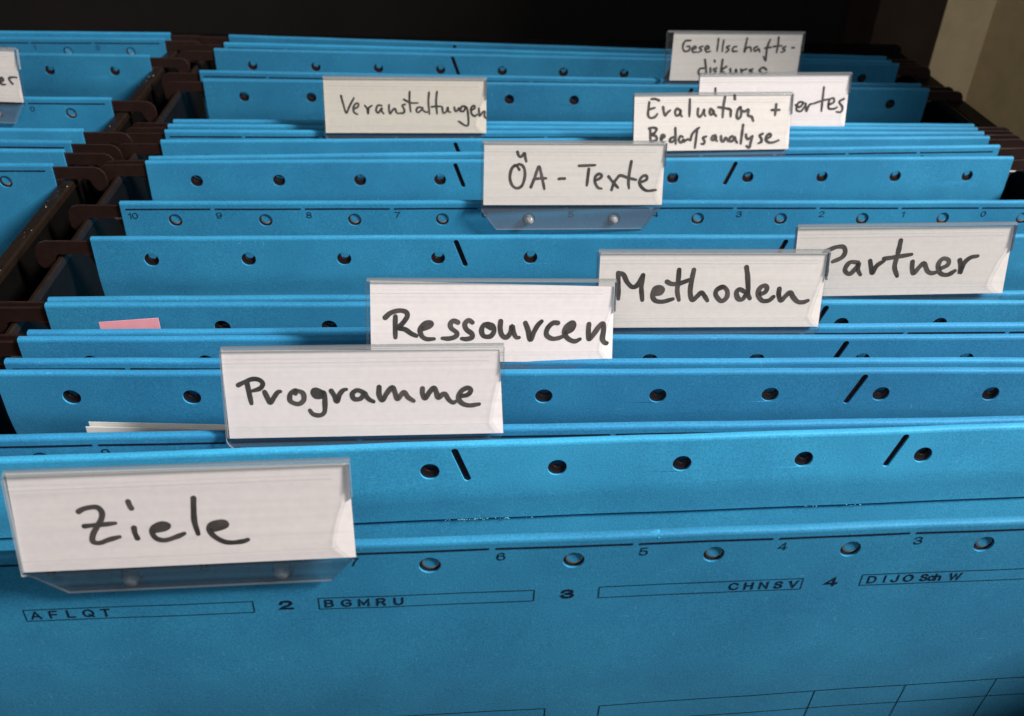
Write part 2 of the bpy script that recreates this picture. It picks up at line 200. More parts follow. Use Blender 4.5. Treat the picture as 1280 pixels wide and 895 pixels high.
def paper_material(name, col):
    m, nt, b = mat(name)
    rib = ramp(nt, tex_noise(nt, 900, 3, .7, (.012, 1, 1)), [(.3, (.93, .93, .935)), (.7, (1.03, 1.02, 1.01))])
    spot = ramp(nt, tex_noise(nt, 700, 2, .5), [(.3, (.965, .965, .97)), (.7, (1.02, 1.02, 1.02))])
    nt.links.new(mul(nt, mul(nt, rib, spot), col), b.inputs['Base Color'])
    b.inputs['Roughness'].default_value = .75; b.inputs['Specular IOR Level'].default_value = .25
    bump(nt, b, tex_noise(nt, 600, 3, .6), .25, .00008)
    return m
M_LABEL = paper_material('label_paper', (.67, .622, .608))
M_LABEL_CREAM = paper_material('label_paper_cream', (.54, .50, .43))
M_LABEL_GREY = paper_material('label_paper_greyish', (.59, .55, .515))
M_LABEL_DARKER = paper_material('label_paper_darker', (.525, .495, .46))  # a darker tone of label paper

def plastic(name, haze, tint, rough, base=.035):
    m = bpy.data.materials.new(name); m.use_nodes = True; nt = m.node_tree; nt.nodes.clear()
    out = nt.nodes.new('ShaderNodeOutputMaterial')
    tr = nt.nodes.new('ShaderNodeBsdfTransparent'); tr.inputs[0].default_value = (*tint, 1)
    gl = nt.nodes.new('ShaderNodeBsdfGlossy'); gl.inputs['Roughness'].default_value = rough
    df = nt.nodes.new('ShaderNodeBsdfDiffuse'); df.inputs[0].default_value = (.62, .64, .66, 1)
    lw = nt.nodes.new('ShaderNodeLayerWeight'); lw.inputs['Blend'].default_value = .5
    pw = N(nt, 'ShaderNodeMath', operation='POWER'); nt.links.new(lw.outputs['Facing'], pw.inputs[0]); pw.inputs[1].default_value = 5
    fr = N(nt, 'ShaderNodeMath', operation='MULTIPLY_ADD'); nt.links.new(pw.outputs[0], fr.inputs[0]); fr.inputs[1].default_value = .7; fr.inputs[2].default_value = .035
    m1 = nt.nodes.new('ShaderNodeMixShader'); m1.inputs[0].default_value = haze
    m2 = nt.nodes.new('ShaderNodeMixShader')
    bp = N(nt, 'ShaderNodeBump', i_Strength=.25, i_Distance=.0001)
    nt.links.new(tex_noise(nt, 500, 2, .5, (.02, 1, 1)), bp.inputs['Height']); nt.links.new(bp.outputs[0], gl.inputs['Normal'])
    nt.links.new(tr.outputs[0], m1.inputs[1]); nt.links.new(df.outputs[0], m1.inputs[2])
    nt.links.new(fr.outputs[0], m2.inputs[0]); nt.links.new(m1.outputs[0], m2.inputs[1]); nt.links.new(gl.outputs[0], m2.inputs[2])
    nt.links.new(m2.outputs[0], out.inputs[0])
    return m
M_CLEAR = plastic('clear_plastic', .006, (.993, .994, .995), .10)
M_RIM = plastic('clear_plastic_edge', .30, (.50, .55, .58), .12)
M_TOP = plastic('clear_plastic_fold', .14, (.66, .68, .67), .08)
M_RIB = plastic('clear_plastic_rib', .03, (.88, .88, .89), .15)
M_FLANGE = plastic('clear_plastic_scuffed', .085, (.92, .93, .94), .15)
M_PEG = plastic('clear_plastic_peg', .40, (.66, .69, .70), .10)

# ------------------------------------------------ helpers
def link(name, me, mats, parent=None, loc=None, rot=None):
    o = bpy.data.objects.new(name, me); COL.objects.link(o)
    for m in (mats if isinstance(mats, (list, tuple)) else [mats]): me.materials.append(m) if len(me.materials) < 8 else None
    if parent: o.parent = parent
    if loc is not None: o.location = loc
    if rot is not None: o.rotation_euler = rot
    return o
def thing(name, label, cat, loc, group=None):
    o = bpy.data.objects.new(name, None); COL.objects.link(o); o.location = loc
    o.empty_display_size = .01
    o['label'] = label; o['category'] = cat
    if group: o['group'] = group
    return o
def plate(outline, holes, y0, y1, bev=.06):
    """flat plate cut from a 2-D outline (mm) with holes, lying in XZ, from depth y0 to y1 (mm)"""
    cu = bpy.data.curves.new('tmp', 'CURVE'); cu.dimensions = '2D'; cu.fill_mode = 'BOTH'
    cu.extrude = (y1-y0)/2 - bev; cu.bevel_depth = bev; cu.bevel_resolution = 1; cu.offset = -bev
    for pts in [outline]+holes:
        s = cu.splines.new('POLY'); s.points.add(len(pts)-1); s.use_cyclic_u = True
        for p, q in zip(s.points, pts): p.co = (q[0], q[1], 0, 1)
    ob = bpy.data.objects.new('tmp', cu); COL.objects.link(ob)
    dg = bpy.context.evaluated_depsgraph_get(); dg.update()
    me = bpy.data.meshes.new_from_object(ob.evaluated_get(dg))
    bpy.data.objects.remove(ob); bpy.data.curves.remove(cu)
    ym = (y0+y1)/2
    for v in me.vertices: v.co = (v.co.x*MM, (ym - v.co.z)*MM, v.co.y*MM)
    bm = bmesh.new(); bm.from_mesh(me); bpy.data.meshes.remove(me)
    return bm
def slices(bm, xs=(), zs=()):
    for x in xs: bmesh.ops.bisect_plane(bm, geom=bm.verts[:]+bm.edges[:]+bm.faces[:], plane_co=(x, 0, 0), plane_no=(1, 0, 0), dist=1e-7)
    for z in zs: bmesh.ops.bisect_plane(bm, geom=bm.verts[:]+bm.edges[:]+bm.faces[:], plane_co=(0, 0, z), plane_no=(0, 0, 1), dist=1e-7)
def circle(cx, cz, r, n=22): return [(cx+r*cos(2*PI*k/n), cz+r*sin(2*PI*k/n)) for k in range(n)]
def capsule(a, b, r, n=8):
    ang = math.atan2(b[1]-a[1], b[0]-a[0]); out = []
    for c, s in ((b, -PI/2), (a, PI/2)):
        for k in range(n+1):
            t = ang + s + PI*k/n; out.append((c[0]+r*cos(t), c[1]+r*sin(t)))
    return out
def round_rect(x0, z0, x1, z1, r, n=4):
    out = []
    for cx, cz, s in ((x1-r, z0+r, -PI/2), (x1-r, z1-r, 0), (x0+r, z1-r, PI/2), (x0+r, z0+r, PI)):
        for k in range(n+1):
            t = s + PI/2*k/n; out.append((cx+r*cos(t), cz+r*sin(t)))
    return out
def join(bm, other):
    me = bpy.data.meshes.new('j'); other.to_mesh(me); other.free(); bm.from_mesh(me); bpy.data.meshes.remove(me)
def box(bm, x0, x1, y0, y1, z0, z1, mi=0):
    v = [bm.verts.new((x, y, z)) for x in (x0, x1) for y in (y0, y1) for z in (z0, z1)]
    for f in ((0,1,3,2), (4,6,7,5), (0,4,5,1), (2,3,7,6), (0,2,6,4), (1,5,7,3)):
        bm.faces.new([v[i] for i in f]).material_index = mi
def finish(bm, name='m', smooth=True):
    bmesh.ops.recalc_face_normals(bm, faces=bm.faces[:])
    me = bpy.data.meshes.new(name); bm.to_mesh(me); bm.free()
    if smooth:
        me.polygons.foreach_set('use_smooth', [True]*len(me.polygons))
        me.set_sharp_from_angle(angle=math.radians(38))
    return me

# ------------------------------------------------ the two kinds of folder panel, in panel coordinates
XS = [k*.0106 for k in range(-14, 15)]
def holes(zh): return [circle((k-5)*SP*1000, -zh*1000, 2.15) for k in range(11)]
SLOTS = [capsule((-51.5, -1.9), (-48.7, -9.5), .78), capsule((51.5, -1.9), (48.7, -9.5), .78)]
hw = W*500
def fold(bm, y_in=.45, zt=-.95):
    """the folded top edge: a rounded strip over both layers (mm)"""
    yo0, yo1 = -2.0, 0.0
    n = 9; rows = []
    for x in [-hw]+[x*1000 for x in XS]+[hw]:
        row = []
        for k in range(n+1):
            t = PI*k/n
            yy = -1.0 - cos(t)*1.0; zz = zt + abs(sin(t))**.55*(-zt)
            row.append(bm.verts.new((x*MM, yy*MM, zz*MM)))
        rows.append(row)
    for a, b in zip(rows, rows[1:]):
        for k in range(n): bm.faces.new((a[k], a[k+1], b[k+1], b[k])).material_index = 1 if 2 <= k <= 6 else 0
    for row in (rows[0], rows[-1]):
        bm.faces.new(row)
def front_proto():
    bm = plate([(-hw, -H*1000), (hw, -H*1000), (hw, -.9), (-hw, -.9)], holes(ZB), -2.0, -1.5)
    join(bm, plate([(-hw, -24), (hw, -24), (hw, -.9), (-hw, -.9)], holes(ZB), -.45, 0))
    slices(bm, XS, (-.012, -.018, -.024, -.034, -.046, -.058, -.07, -.12, -.18)); fold(bm); return finish(bm)
def back_proto():
    bm = plate([(-hw, -22.3), (hw, -22.3), (hw, -.9), (-hw, -.9)], holes(ZA)+SLOTS, -2.0, -1.5, .07)
    slices(bm, XS, (-.0125, -.016, -.0195))
    for v in bm.verts:                       # the glued flap leans back onto the sheet behind it
        t = max(0, min(1, (-v.co.z-.0125)/.0095)); v.co.y += .00098*t*t*(3-2*t)
    b2 = plate([(-hw, -H*1000), (hw, -H*1000), (hw, -.9), (-hw, -.9)], holes(ZA), -.45, 0)
    slices(b2, XS, (-.012, -.018, -.024, -.034, -.046, -.058, -.07, -.12, -.18)); join(bm, b2); fold(bm); return finish(bm)
FRONT, BACK = front_proto(), back_proto()
# the hanger bar inside the fold, with a hook at each end that rests on the rail
def bar_outline():
    half = [(hw+1, -1.3), (hw+13.6, -1.3), (hw+15.4, -2.0), (hw+16.6, -3.6), (hw+17.0, -6.0), (hw+16.8, -8.6), (hw+15.6, -10.2), (hw+13.2, -10.0),
            (hw+12.0, -8.2), (hw+11.2, -6.2), (hw+10.2, -5.6), (hw+3.2, -5.6), (hw+1.4, -6.6), (hw+.4, -9.5), (hw-1, -11.5), (hw-5, -12.5)]
    return half + [(-x, z) for x, z in reversed(half)]
bm = plate(bar_outline(), [circle((k-5)*SP*1000+.25, -ZA*1000+.95, 1.25, 16) for k in range(11)], -1.43, -.52, .12); slices(bm, XS); BAR = finish(bm); BAR.materials.append(M_BROWN)

BULGE = 0.0
def disp(x, z, s):
    """slight waviness of one card panel (metres): along y, along z"""
    f = 1 if z > -.03 else 1 + (-z-.03)*6
    dy = (.00022*sin(PI*(x/W+.5)*1.0+s) + .00016*sin(PI*(x/W+.5)*3.1+2.3*s) + .00007*sin(x*150+s*5))*f
    dz = .00009*noise.noise(Vector((x*70, s*3.7, 0))) + .00004*noise.noise(Vector((x*330, s*1.7, 3)))
    if BULGE and z < -.012:
        d = -z-.012; dy += BULGE*(d*d if d < .058 else .058*.058 + .116*(d-.058))
    return dy, (dz if z > -.0012 else 0)
def bent(proto, s, name):
    me = proto.copy(); me.name = name
    co = [0.0]*(3*len(me.vertices)); me.vertices.foreach_get('co', co)
    for i in range(0, len(co), 3):
        dy, dz = disp(co[i], co[i+2], s); co[i+1] += dy; co[i+2] += dz
    me.vertices.foreach_set('co', co); me.update()
    return me

# ------------------------------------------------ printing on the front panels
def strip(bm, a, b, wd, y):
    d = Vector((b[0]-a[0], b[1]-a[1])); L = d.length; d /= L; n = Vector((-d.y, d.x))*wd/2
    k = max(1, int(L/12)); P = [Vector(a)+d*L*i/k for i in range(k+1)]
    t = [bm.verts.new(((p+n).x*MM, y*MM, (p+n).y*MM)) for p in P]; u = [bm.verts.new(((p-n).x*MM, y*MM, (p-n).y*MM)) for p in P]
    for i in range(k): bm.faces.new((u[i], u[i+1], t[i+1], t[i]))
GL_ = {  # grotesque capitals and figures as strokes in a box one cap height tall, width first
 'A': (.84, [[(0, 0), (.42, 1), (.84, 0)], [(.15, .32), (.69, .32)]]), 'F': (.62, [[(0, 0), (0, 1), (.62, 1)], [(0, .5), (.55, .5)]]),
 'L': (.6, [[(0, 1), (0, 0), (.6, 0)]]), 'T': (.72, [[(0, 1), (.72, 1)], [(.36, 1), (.36, 0)]]),
 'Q': (.9, ['o', [(.52, .28), (.88, -.02)]]), 'O': (.9, ['o']),
 'B': (.7, [[(0, 0), (0, 1), (.42, 1), (.6, .95), (.66, .76), (.6, .58), (.42, .53), (0, .53)], [(.42, .53), (.64, .47), (.72, .26), (.64, .06), (.42, 0), (0, 0)]]),
 'G': (.86, [[(.82, .78), (.7, .94), (.45, 1.0), (.16, .9), (0, .62), (0, .38), (.16, .1), (.45, 0), (.7, .06), (.84, .22), (.84, .47), (.48, .47)]]),
 'M': (.92, [[(0, 0), (0, 1), (.46, .18), (.92, 1), (.92, 0)]]), 'R': (.74, [[(0, 0), (0, 1), (.45, 1), (.64, .95), (.70, .75), (.64, .55), (.45, .5), (0, .5)], [(.45, .5), (.74, 0)]]),
 'U': (.76, [[(0, 1), (0, .34), (.08, .1), (.24, 0), (.52, 0), (.68, .1), (.76, .34), (.76, 1)]]),
 'C': (.84, [[(.82, .74), (.7, .93), (.45, 1.0), (.16, .9), (0, .62), (0, .38), (.16, .1), (.45, 0), (.7, .07), (.84, .28)]]),
 'H': (.76, [[(0, 0), (0, 1)], [(.76, 0), (.76, 1)], [(0, .52), (.76, .52)]]), 'N': (.76, [[(0, 0), (0, 1), (.76, 0), (.76, 1)]]),
 'S': (.74, [[(.7, .76), (.6, .93), (.37, 1), (.12, .93), (.05, .74), (.16, .58), (.58, .45), (.7, .26), (.62, .07), (.37, 0), (.1, .07), (.0, .26)]]),
 'V': (.8, [[(0, 1), (.4, 0), (.8, 1)]]), 'D': (.78, [[(0, 0), (0, 1), (.38, 1), (.66, .88), (.78, .62), (.78, .38), (.66, .12), (.38, 0), (0, 0)]]),
 'I': (.1, [[(.05, 0), (.05, 1)]]), 'J': (.6, [[(.6, 1), (.6, .28), (.52, .06), (.3, 0), (.08, .06), (0, .28)]]),
 'W': (1.16, [[(0, 1), (.29, 0), (.58, .95), (.87, 0), (1.16, 1)]]), 'c': (.6, [[(.58, .52), (.46, .68), (.3, .72), (.1, .62), (0, .36), (.1, .1), (.3, 0), (.48, .06), (.6, .22)]]),
 'h': (.56, [[(0, 0), (0, 1)], [(0, .45), (.12, .66), (.32, .72), (.5, .62), (.56, .42), (.56, 0)]]),
 '0': (.66, ['o']), '1': (.36, [[(0, .72), (.2, .8), (.3, 1), (.3, 0)]]),
 '2': (.7, [[(.02, .68), (.1, .92), (.34, 1), (.6, .92), (.67, .7), (.55, .46), (.15, .2), (0, 0), (.7, 0)]]),
 '3': (.7, [[(.03, .74), (.12, .94), (.34, 1), (.58, .92), (.64, .74), (.56, .57), (.28, .53)], [(.28, .53), (.6, .47), (.7, .26), (.6, .06), (.34, 0), (.1, .06), (0, .26)]]),
 '4': (.74, [[(.55, 0), (.55, 1), (0, .26), (.74, .26)]]),
 '5': (.68, [[(.62, 1), (.12, 1), (.05, .48), (.32, .64), (.6, .54), (.68, .32), (.58, .08), (.32, 0), (.08, .07), (0, .22)]]),
 '6': (.68, [[(.63, .8), (.52, .97), (.34, 1), (.1, .85), (0, .5), (.02, .25), (.12, .05), (.36, 0), (.6, .1), (.68, .33), (.58, .57), (.34, .64), (.1, .52), (.02, .35)]]),
 '7': (.66, [[(0, 1), (.66, 1), (.36, .55), (.2, 0)]]),
 '8': (.68, [[(.34, .54), (.1, .62), (.06, .78), (.14, .95), (.34, 1), (.54, .95), (.62, .78), (.58, .62), (.34, .54), (.06, .44), (0, .26), (.1, .06), (.34, 0), (.58, .06), (.68, .26), (.62, .44), (.34, .54)]]),
 '9': (.68, [[(.04, .2), (.15, .03), (.34, 0), (.58, .15), (.68, .5), (.66, .75), (.56, .95), (.32, 1), (.08, .9), (0, .67), (.1, .43), (.34, .36), (.58, .48), (.66, .65)]])}
def glyphs(bm, s, x, z, cap, sx=1.25, wt=.16, center=True, gap=.22):
    tot = sum(GL_[c][0] for c in s)+gap*(len(s)-1); u = x - (tot/2*cap*sx if center else 0); t = wt*cap
    for ch in s:
        w_, strokes = GL_[ch]
        for si, st in enumerate(strokes):
            if st == 'o': st = [(w_/2+w_/2*cos(2*PI*k/20), .5+.5*sin(2*PI*k/20)) for k in range(20)]+[(w_, .5), (w_/2+w_/2*cos(2*PI/20), .5+.5*sin(2*PI/20))]
            P = [Vector((u+a*cap*sx, z+(b-.5)*(cap-t))) for a, b in st]; n = len(P); L = []; R = []
            for i, p in enumerate(P):
                d0 = (P[i]-P[i-1]).normalized() if i else (P[1]-P[0]).normalized(); d1 = (P[i+1]-P[i]).normalized() if i < n-1 else d0
                tt = (d0+d1); tt = tt.normalized() if tt.length > .2 else d0
                nn = Vector((-tt.y, tt.x)); k = 1/max(.5, nn.dot(Vector((-d0.y, d0.x))))
                e = d0*(t*.0) if 0 < i < n-1 else (-d0*t*.5 if i == 0 else d0*t*.5)
                L.append(p+e+nn*t/2*k); R.append(p+e-nn*t/2*k)
            yy = (-2.06-.004*si)*MM
            a = [bm.verts.new((p.x*MM, yy, p.y*MM)) for p in L]; b = [bm.verts.new((p.x*MM, yy, p.y*MM)) for p in R]
            for i in range(n-1): bm.faces.new((b[i], b[i+1], a[i+1], a[i]))
        u += (w_+gap)*cap*sx
def letters(bm, items, z, cap):
    for s_, x in items: glyphs(bm, s_, x, z, cap, .88 if len(s_) == 1 else .80, .17, True, .2)
def spread(s, x0, x1):
    c = s.split(); return [(ch, x0+(x1-x0)*i/(len(c)-1)) for i, ch in enumerate(c)]
def frame(bm, x0, x1, z0, z1, wd=.19):
    for a, b in (((x0, z0), (x1, z0)), ((x1, z0), (x1, z1)), ((x1, z1), (x0, z1)), ((x0, z1), (x0, z0))): strip(bm, a, b, wd, -2.06)
def printing(full):
    bm = bmesh.new(); s = SP*1000
    for k in range(11):
        x0 = -158.6+s*k + (1.2 if k == 0 else .35); x1 = -158.6+s*(k+1)-.95
        if k == 10: x1 = 156.6
        strip(bm, (x0, -2.35), (x1, -2.35), .54, -2.06)
        glyphs(bm, str(10-k), x0+(1.9 if k == 0 else 1.1), -4.55, 2.2, 1.0, .13)
    for i, (num, s_, sp) in enumerate((('1', 'A F L Q T', (-134.3, -121.0)), ('2', 'B G M R U', (-77.4, -63.5)), ('3', 'C H N S V', (5.8, 18.6)), ('4', 'D I J O Sch W', None), ('5', '', None))):
        x0 = (-136.3, -79.4, -22.6, 33.2, 90.0)[i]; x1 = (-92.3, -36.0, 20.4, 76.8, 133.5)[i]; zt = -14.85+.24*i
        frame(bm, x0, x1, zt-3.25, zt)
        glyphs(bm, num, x0-6.5, zt-1.7, 2.75, 1.15, .22)
        if s_ and sp: letters(bm, spread(s_, *sp), zt-1.65, 2.3)
        elif s_:
            letters(bm, [('D', 35.6), ('I', 38.4), ('J', 40.6), ('O', 43.6), ('Sch', 48.5), ('W', 53.9)], zt-1.65, 2.3)
    if full:                                  # the ruled table lower down
        L1 = lambda x: -56.75 + (x+18.7)*.0285; L2 = lambda x: L1(x) - 7.4
        strip(bm, (-18.8, L1(-18.8)), (150, L1(150)), .22, -2.06); strip(bm, (-18.8, L2(-18.8)), (150, L2(150)), .2, -2.06)
        for x in (-18.8, 32.5, 54.6, 77.0, 99.5): strip(bm, (x, L1(x)), (x+.3, L1(x)-40), .2, -2.06)
        strip(bm, (-140, -57.4), (-31.5, -56.75), .22, -2.06); strip(bm, (-31.5, -56.75), (-31.2, -97), .2, -2.06)
    else:
        frame(bm, -18.8, 150, -97, -56.5); frame(bm, -150, -31.5, -97, -56.5)
    me = bpy.data.meshes.new('printing'); bm.to_mesh(me); bm.free(); me.materials.append(M_PRINT)
    return me
PRINT, PRINT_FULL = printing(False), printing(True)
def plugs():
    """card and cream bar edge that show behind the holes of a front panel"""
    bm = bmesh.new()
    for k in range(1):
        cx, cz = .25, -ZB*1000+.55
        a = [bm.verts.new((x*MM, -1.6*MM, z*MM)) for x, z in circle(cx, cz, 1.5, 18)]
        b = [bm.verts.new((x*MM, -1.44*MM, z*MM)) for x, z in circle(cx-.05, cz-.25, 1.75, 18)]
        bm.faces.new(a).material_index = 0
        for i in range(18): bm.faces.new((a[i], b[i], b[(i+1) % 18], a[(i+1) % 18])).material_index = 1
    me = finish(bm, 'plugs', False); me.materials.append(M_CARD); me.materials.append(M_CREAM)
    return me
PLUGS = plugs()

# ------------------------------------------------ hanging folders
PITCH = {'P2': -.05, 'P12': -.03, 'P10': -.01, 'P4': .02, 'P6': .01}
def place_panel(root, key, front, seed, tag=None):
    global BULGE
    BULGE = .75 if key == 'P1' else 0.0
    q = PANEL[key]
    loc = Vector((q[4], q[0], q[2])) - root.location
    rot = (PITCH.get(key, 0), -math.atan(q[3]), q[1])
    me = bent(FRONT if front else BACK, seed, 'panel')
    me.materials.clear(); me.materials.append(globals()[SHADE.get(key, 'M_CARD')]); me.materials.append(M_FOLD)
    p = bpy.data.objects.new('front_panel' if front else 'back_panel', me); COL.objects.link(p)
    p.parent = root; p.location = loc; p.rotation_euler = rot
    h = bpy.data.objects.new('hanger_bar', bent(BAR, seed, 'bar')); COL.objects.link(h)
    h.parent = root; h.location = loc; h.rotation_euler = rot
    if front:
        pr = bpy.data.objects.new('printed_scale', bent(PRINT_FULL if key == 'P1' else PRINT, seed, 'printing')); COL.objects.link(pr); pr.parent = p
        for k in range(11):
            x = (k-5)*SP; pl = bpy.data.objects.new('hole_backing', PLUGS); COL.objects.link(pl); pl.parent = p
            pl.location = (x, disp(x, -ZB, seed)[0], 0)
    return p
def folder(front, back, label, group, seed):
    q = PANEL[front]
    r = thing('hanging_folder', label, 'folder', (q[4], q[0], 0), group)
    place_panel(r, front, True, seed); place_panel(r, back, False, seed+1.7)
    # the folded base that joins the two panels
    qa, qb = list(PANEL[front]), list(PANEL[back])
    qa[0] += (.75*(.058**2+.116*(H-.07)) if front == 'P1' else 0); qb[0] += H*PITCH.get(back, 0)
    bm = bmesh.new()
    ends = []
    for x in (-W/2, W/2):
        a = Vector((qa[4]+x*cos(qa[1]), qa[0]+x*sin(qa[1])-.0018, -H+.001)); b = Vector((qb[4]+x*cos(qb[1]), qb[0]+x*sin(qb[1]), -H+.001))
        row = [bm.verts.new((a if k == 0 else b if k == 6 else a.lerp(b, k/6)) - Vector((0, 0, .006*sin(PI*k/6))) - r.location) for k in range(7)]
        ends.append(row)
    for k in range(6): bm.faces.new((ends[0][k], ends[0][k+1], ends[1][k+1], ends[1][k]))
    link('base_fold', finish(bm, 'base'), M_CARD, r)
    return r
GM = 'blue hanging folders in the main row'; GL = 'blue hanging folders in the left row'
F = {}
main = [('P1', 'P2', 'foremost blue hanging folder, printed with letter boxes, carrying the Ziele tab'),
 ('P3', 'P4', 'blue hanging folder holding white papers and the Programme tab'),
 ('P5', 'P6', 'blue hanging folder that carries the Ressourcen tab, just behind Programme'),
 ('P7', 'P8', 'blue hanging folder with the pink slip sticking up, carrying the Methoden tab'),
 ('P9', 'P10', 'blue hanging folder spread wide open, carrying the Partner tab'),
 ('P11', 'P12', 'blue hanging folder whose front scale reads 10 to 1 behind the ÖA tab'),
 ('P13', 'P14', 'blue hanging folder with the two line Evaluation tab, sloping up to the right'),
 ('P15', 'P16', 'narrow blue hanging folder carrying the Veranstaltungen tab'),
 ('P17', 'P18', 'wide open blue folder under the half hidden tab ending in artes'),
 ('P19', 'P20', 'blue hanging folder at the back carrying the Gesellschafts tab'),
 ('P21', 'P22', 'rearmost blue hanging folder of the main row against the dark cabinet')]
for i, (a, b, l) in enumerate(main): F[a] = folder(a, b, l, GM, 1.3*i+.4)
left = [('L1', 'L2', 'foremost blue hanging folder of the left row, beside the dark divider'),
 ('L3', 'L4', 'second blue folder of the left row, pressed behind the foremost one'),
 ('L5', 'L6', 'wide open blue folder of the left row with the cut off tab ending in er'),
 ('L7', 'L8', 'rearmost blue hanging folder of the left row')]
for i, (a, b, l) in enumerate(left): folder(a, b, l, GL, 2.1*i+9)

# worn spots along the front folder: torn fibres on the flap edge and a nick in the fold
q = PANEL['P2']; p2 = [c for c in F['P1'].children if c.name.startswith('back_panel')][0]
bm = bmesh.new()
for (x0, x1, n) in ((-50.5, -38.5, 46), (-54, -50.5, 6), (-36, -33, 4), (32, 35, 5), (42, 46, 10)):
    for k in range(n):
        x = x0+(x1-x0)*rnd.random(); z = -22.3+rnd.uniform(-.22, .12); l = rnd.uniform(.15, .5); h = rnd.uniform(.05, .13)
        y = -1.13 - rnd.random()*.06 + disp(x*MM, -.0223, .4+1.7)[0]*1000
        vs_ = [bm.verts.new((a*MM, b*MM, c*MM)) for a, b, c in ((x-l/2, y, z), (x, y-.05, z-h), (x+l/2, y, z+.03), (x, y-.03, z+h))]
        bm.faces.new(vs_)
link('torn_fibres', finish(bm, 'fibres', False), M_PEEL, p2)['kind'] = 'stuff'

bm = bmesh.new()                               # a nick in the top fold of the front folder
x = -12.2
for P3 in (((x-1.6, -1.2, .05), (x, -1.75, -.35), (x+.3, -1.0, .62)), ((x, -1.75, -.35), (x+.55, -1.1, .1), (x+.3, -1.0, .62)), ((x+.1, -2.02, -.9), (x+.45, -2.03, -.9), (x+.3, -1.2, .12))):
    bm.faces.new([bm.verts.new(tuple(c*MM for c in p)) for p in P3])
p1 = [c for c in F['P1'].children if c.name.startswith('front_panel')][0]
link('nick', finish(bm, 'nick', False), M_CARD2, p1)

# ------------------------------------------------ index tabs
def catmull(P, step=.22):
    P = [Vector(p) for p in P]
    if len(P) == 2: P = [P[0], (P[0]+P[1])/2 + Vector((.02, .05)), P[1]]
    Q = [P[0]*2-P[1]]+P+[P[-1]*2-P[-2]]; out = []
    for i in range(1, len(Q)-2):
        a, b, c, d = Q[i-1:i+3]; n = max(2, int((c-b).length/step))
        for k in range(n):
            t = k/n
            out.append(.5*((2*b)+(c-a)*t+(2*a-5*b+4*c-d)*t*t+(3*b-a-3*c+d)*t**3))
    out.append(P[-1]); return out
def ink_mesh(strokes, wd, tilt, y, seed):
    """pen strokes as thin ribbons lying on the tilted label"""
    bm = bmesh.new()
    def put(u, w_, lift):
        return bm.verts.new(((u-TW*500)*MM, (w_*sin(tilt)+(y-lift)*cos(tilt))*MM, (w_*cos(tilt)-(y-lift)*sin(tilt))*MM))
    for si, st in enumerate(strokes):
        C = catmull(st); n = len(C); lift = .02+.004*si; L = []; R = []
        for i, c in enumerate(C):
            d = (C[min(i+1, n-1)]-C[max(i-1, 0)]); d = d.normalized() if d.length > 1e-6 else Vector((1, 0))
            f = 1 + .16*noise.noise(Vector((c.x*.55, c.y*.55, seed+si)))
            f *= .93 + .09*abs(d.y)
            if i > n-6 and n > 14: f *= .80+.2*(n-1-i)/5
            h = Vector((-d.y, d.x))*wd/2*f*1.2
            L.append(c+h); R.append(c-h)
        va = [put(p.x, p.y, lift) for p in L]; vb = [put(p.x, p.y, lift) for p in R]
        for i in range(n-1): bm.faces.new((vb[i], vb[i+1], va[i+1], va[i]))
        for c, a, b, s in ((C[0], va[0], vb[0], 1), (C[-1], vb[-1], va[-1], 1)):   # rounded ends
            pa = L[0] if c is C[0] else R[-1]; a0 = math.atan2((pa-c).y, (pa-c).x); r = (pa-c).length
            fan = [a]+[put(c.x+r*cos(a0+PI*k/7), c.y+r*sin(a0+PI*k/7), lift) for k in range(1, 7)]+[b]
            bm.faces.new(fan)
    return finish(bm, 'writing', False)
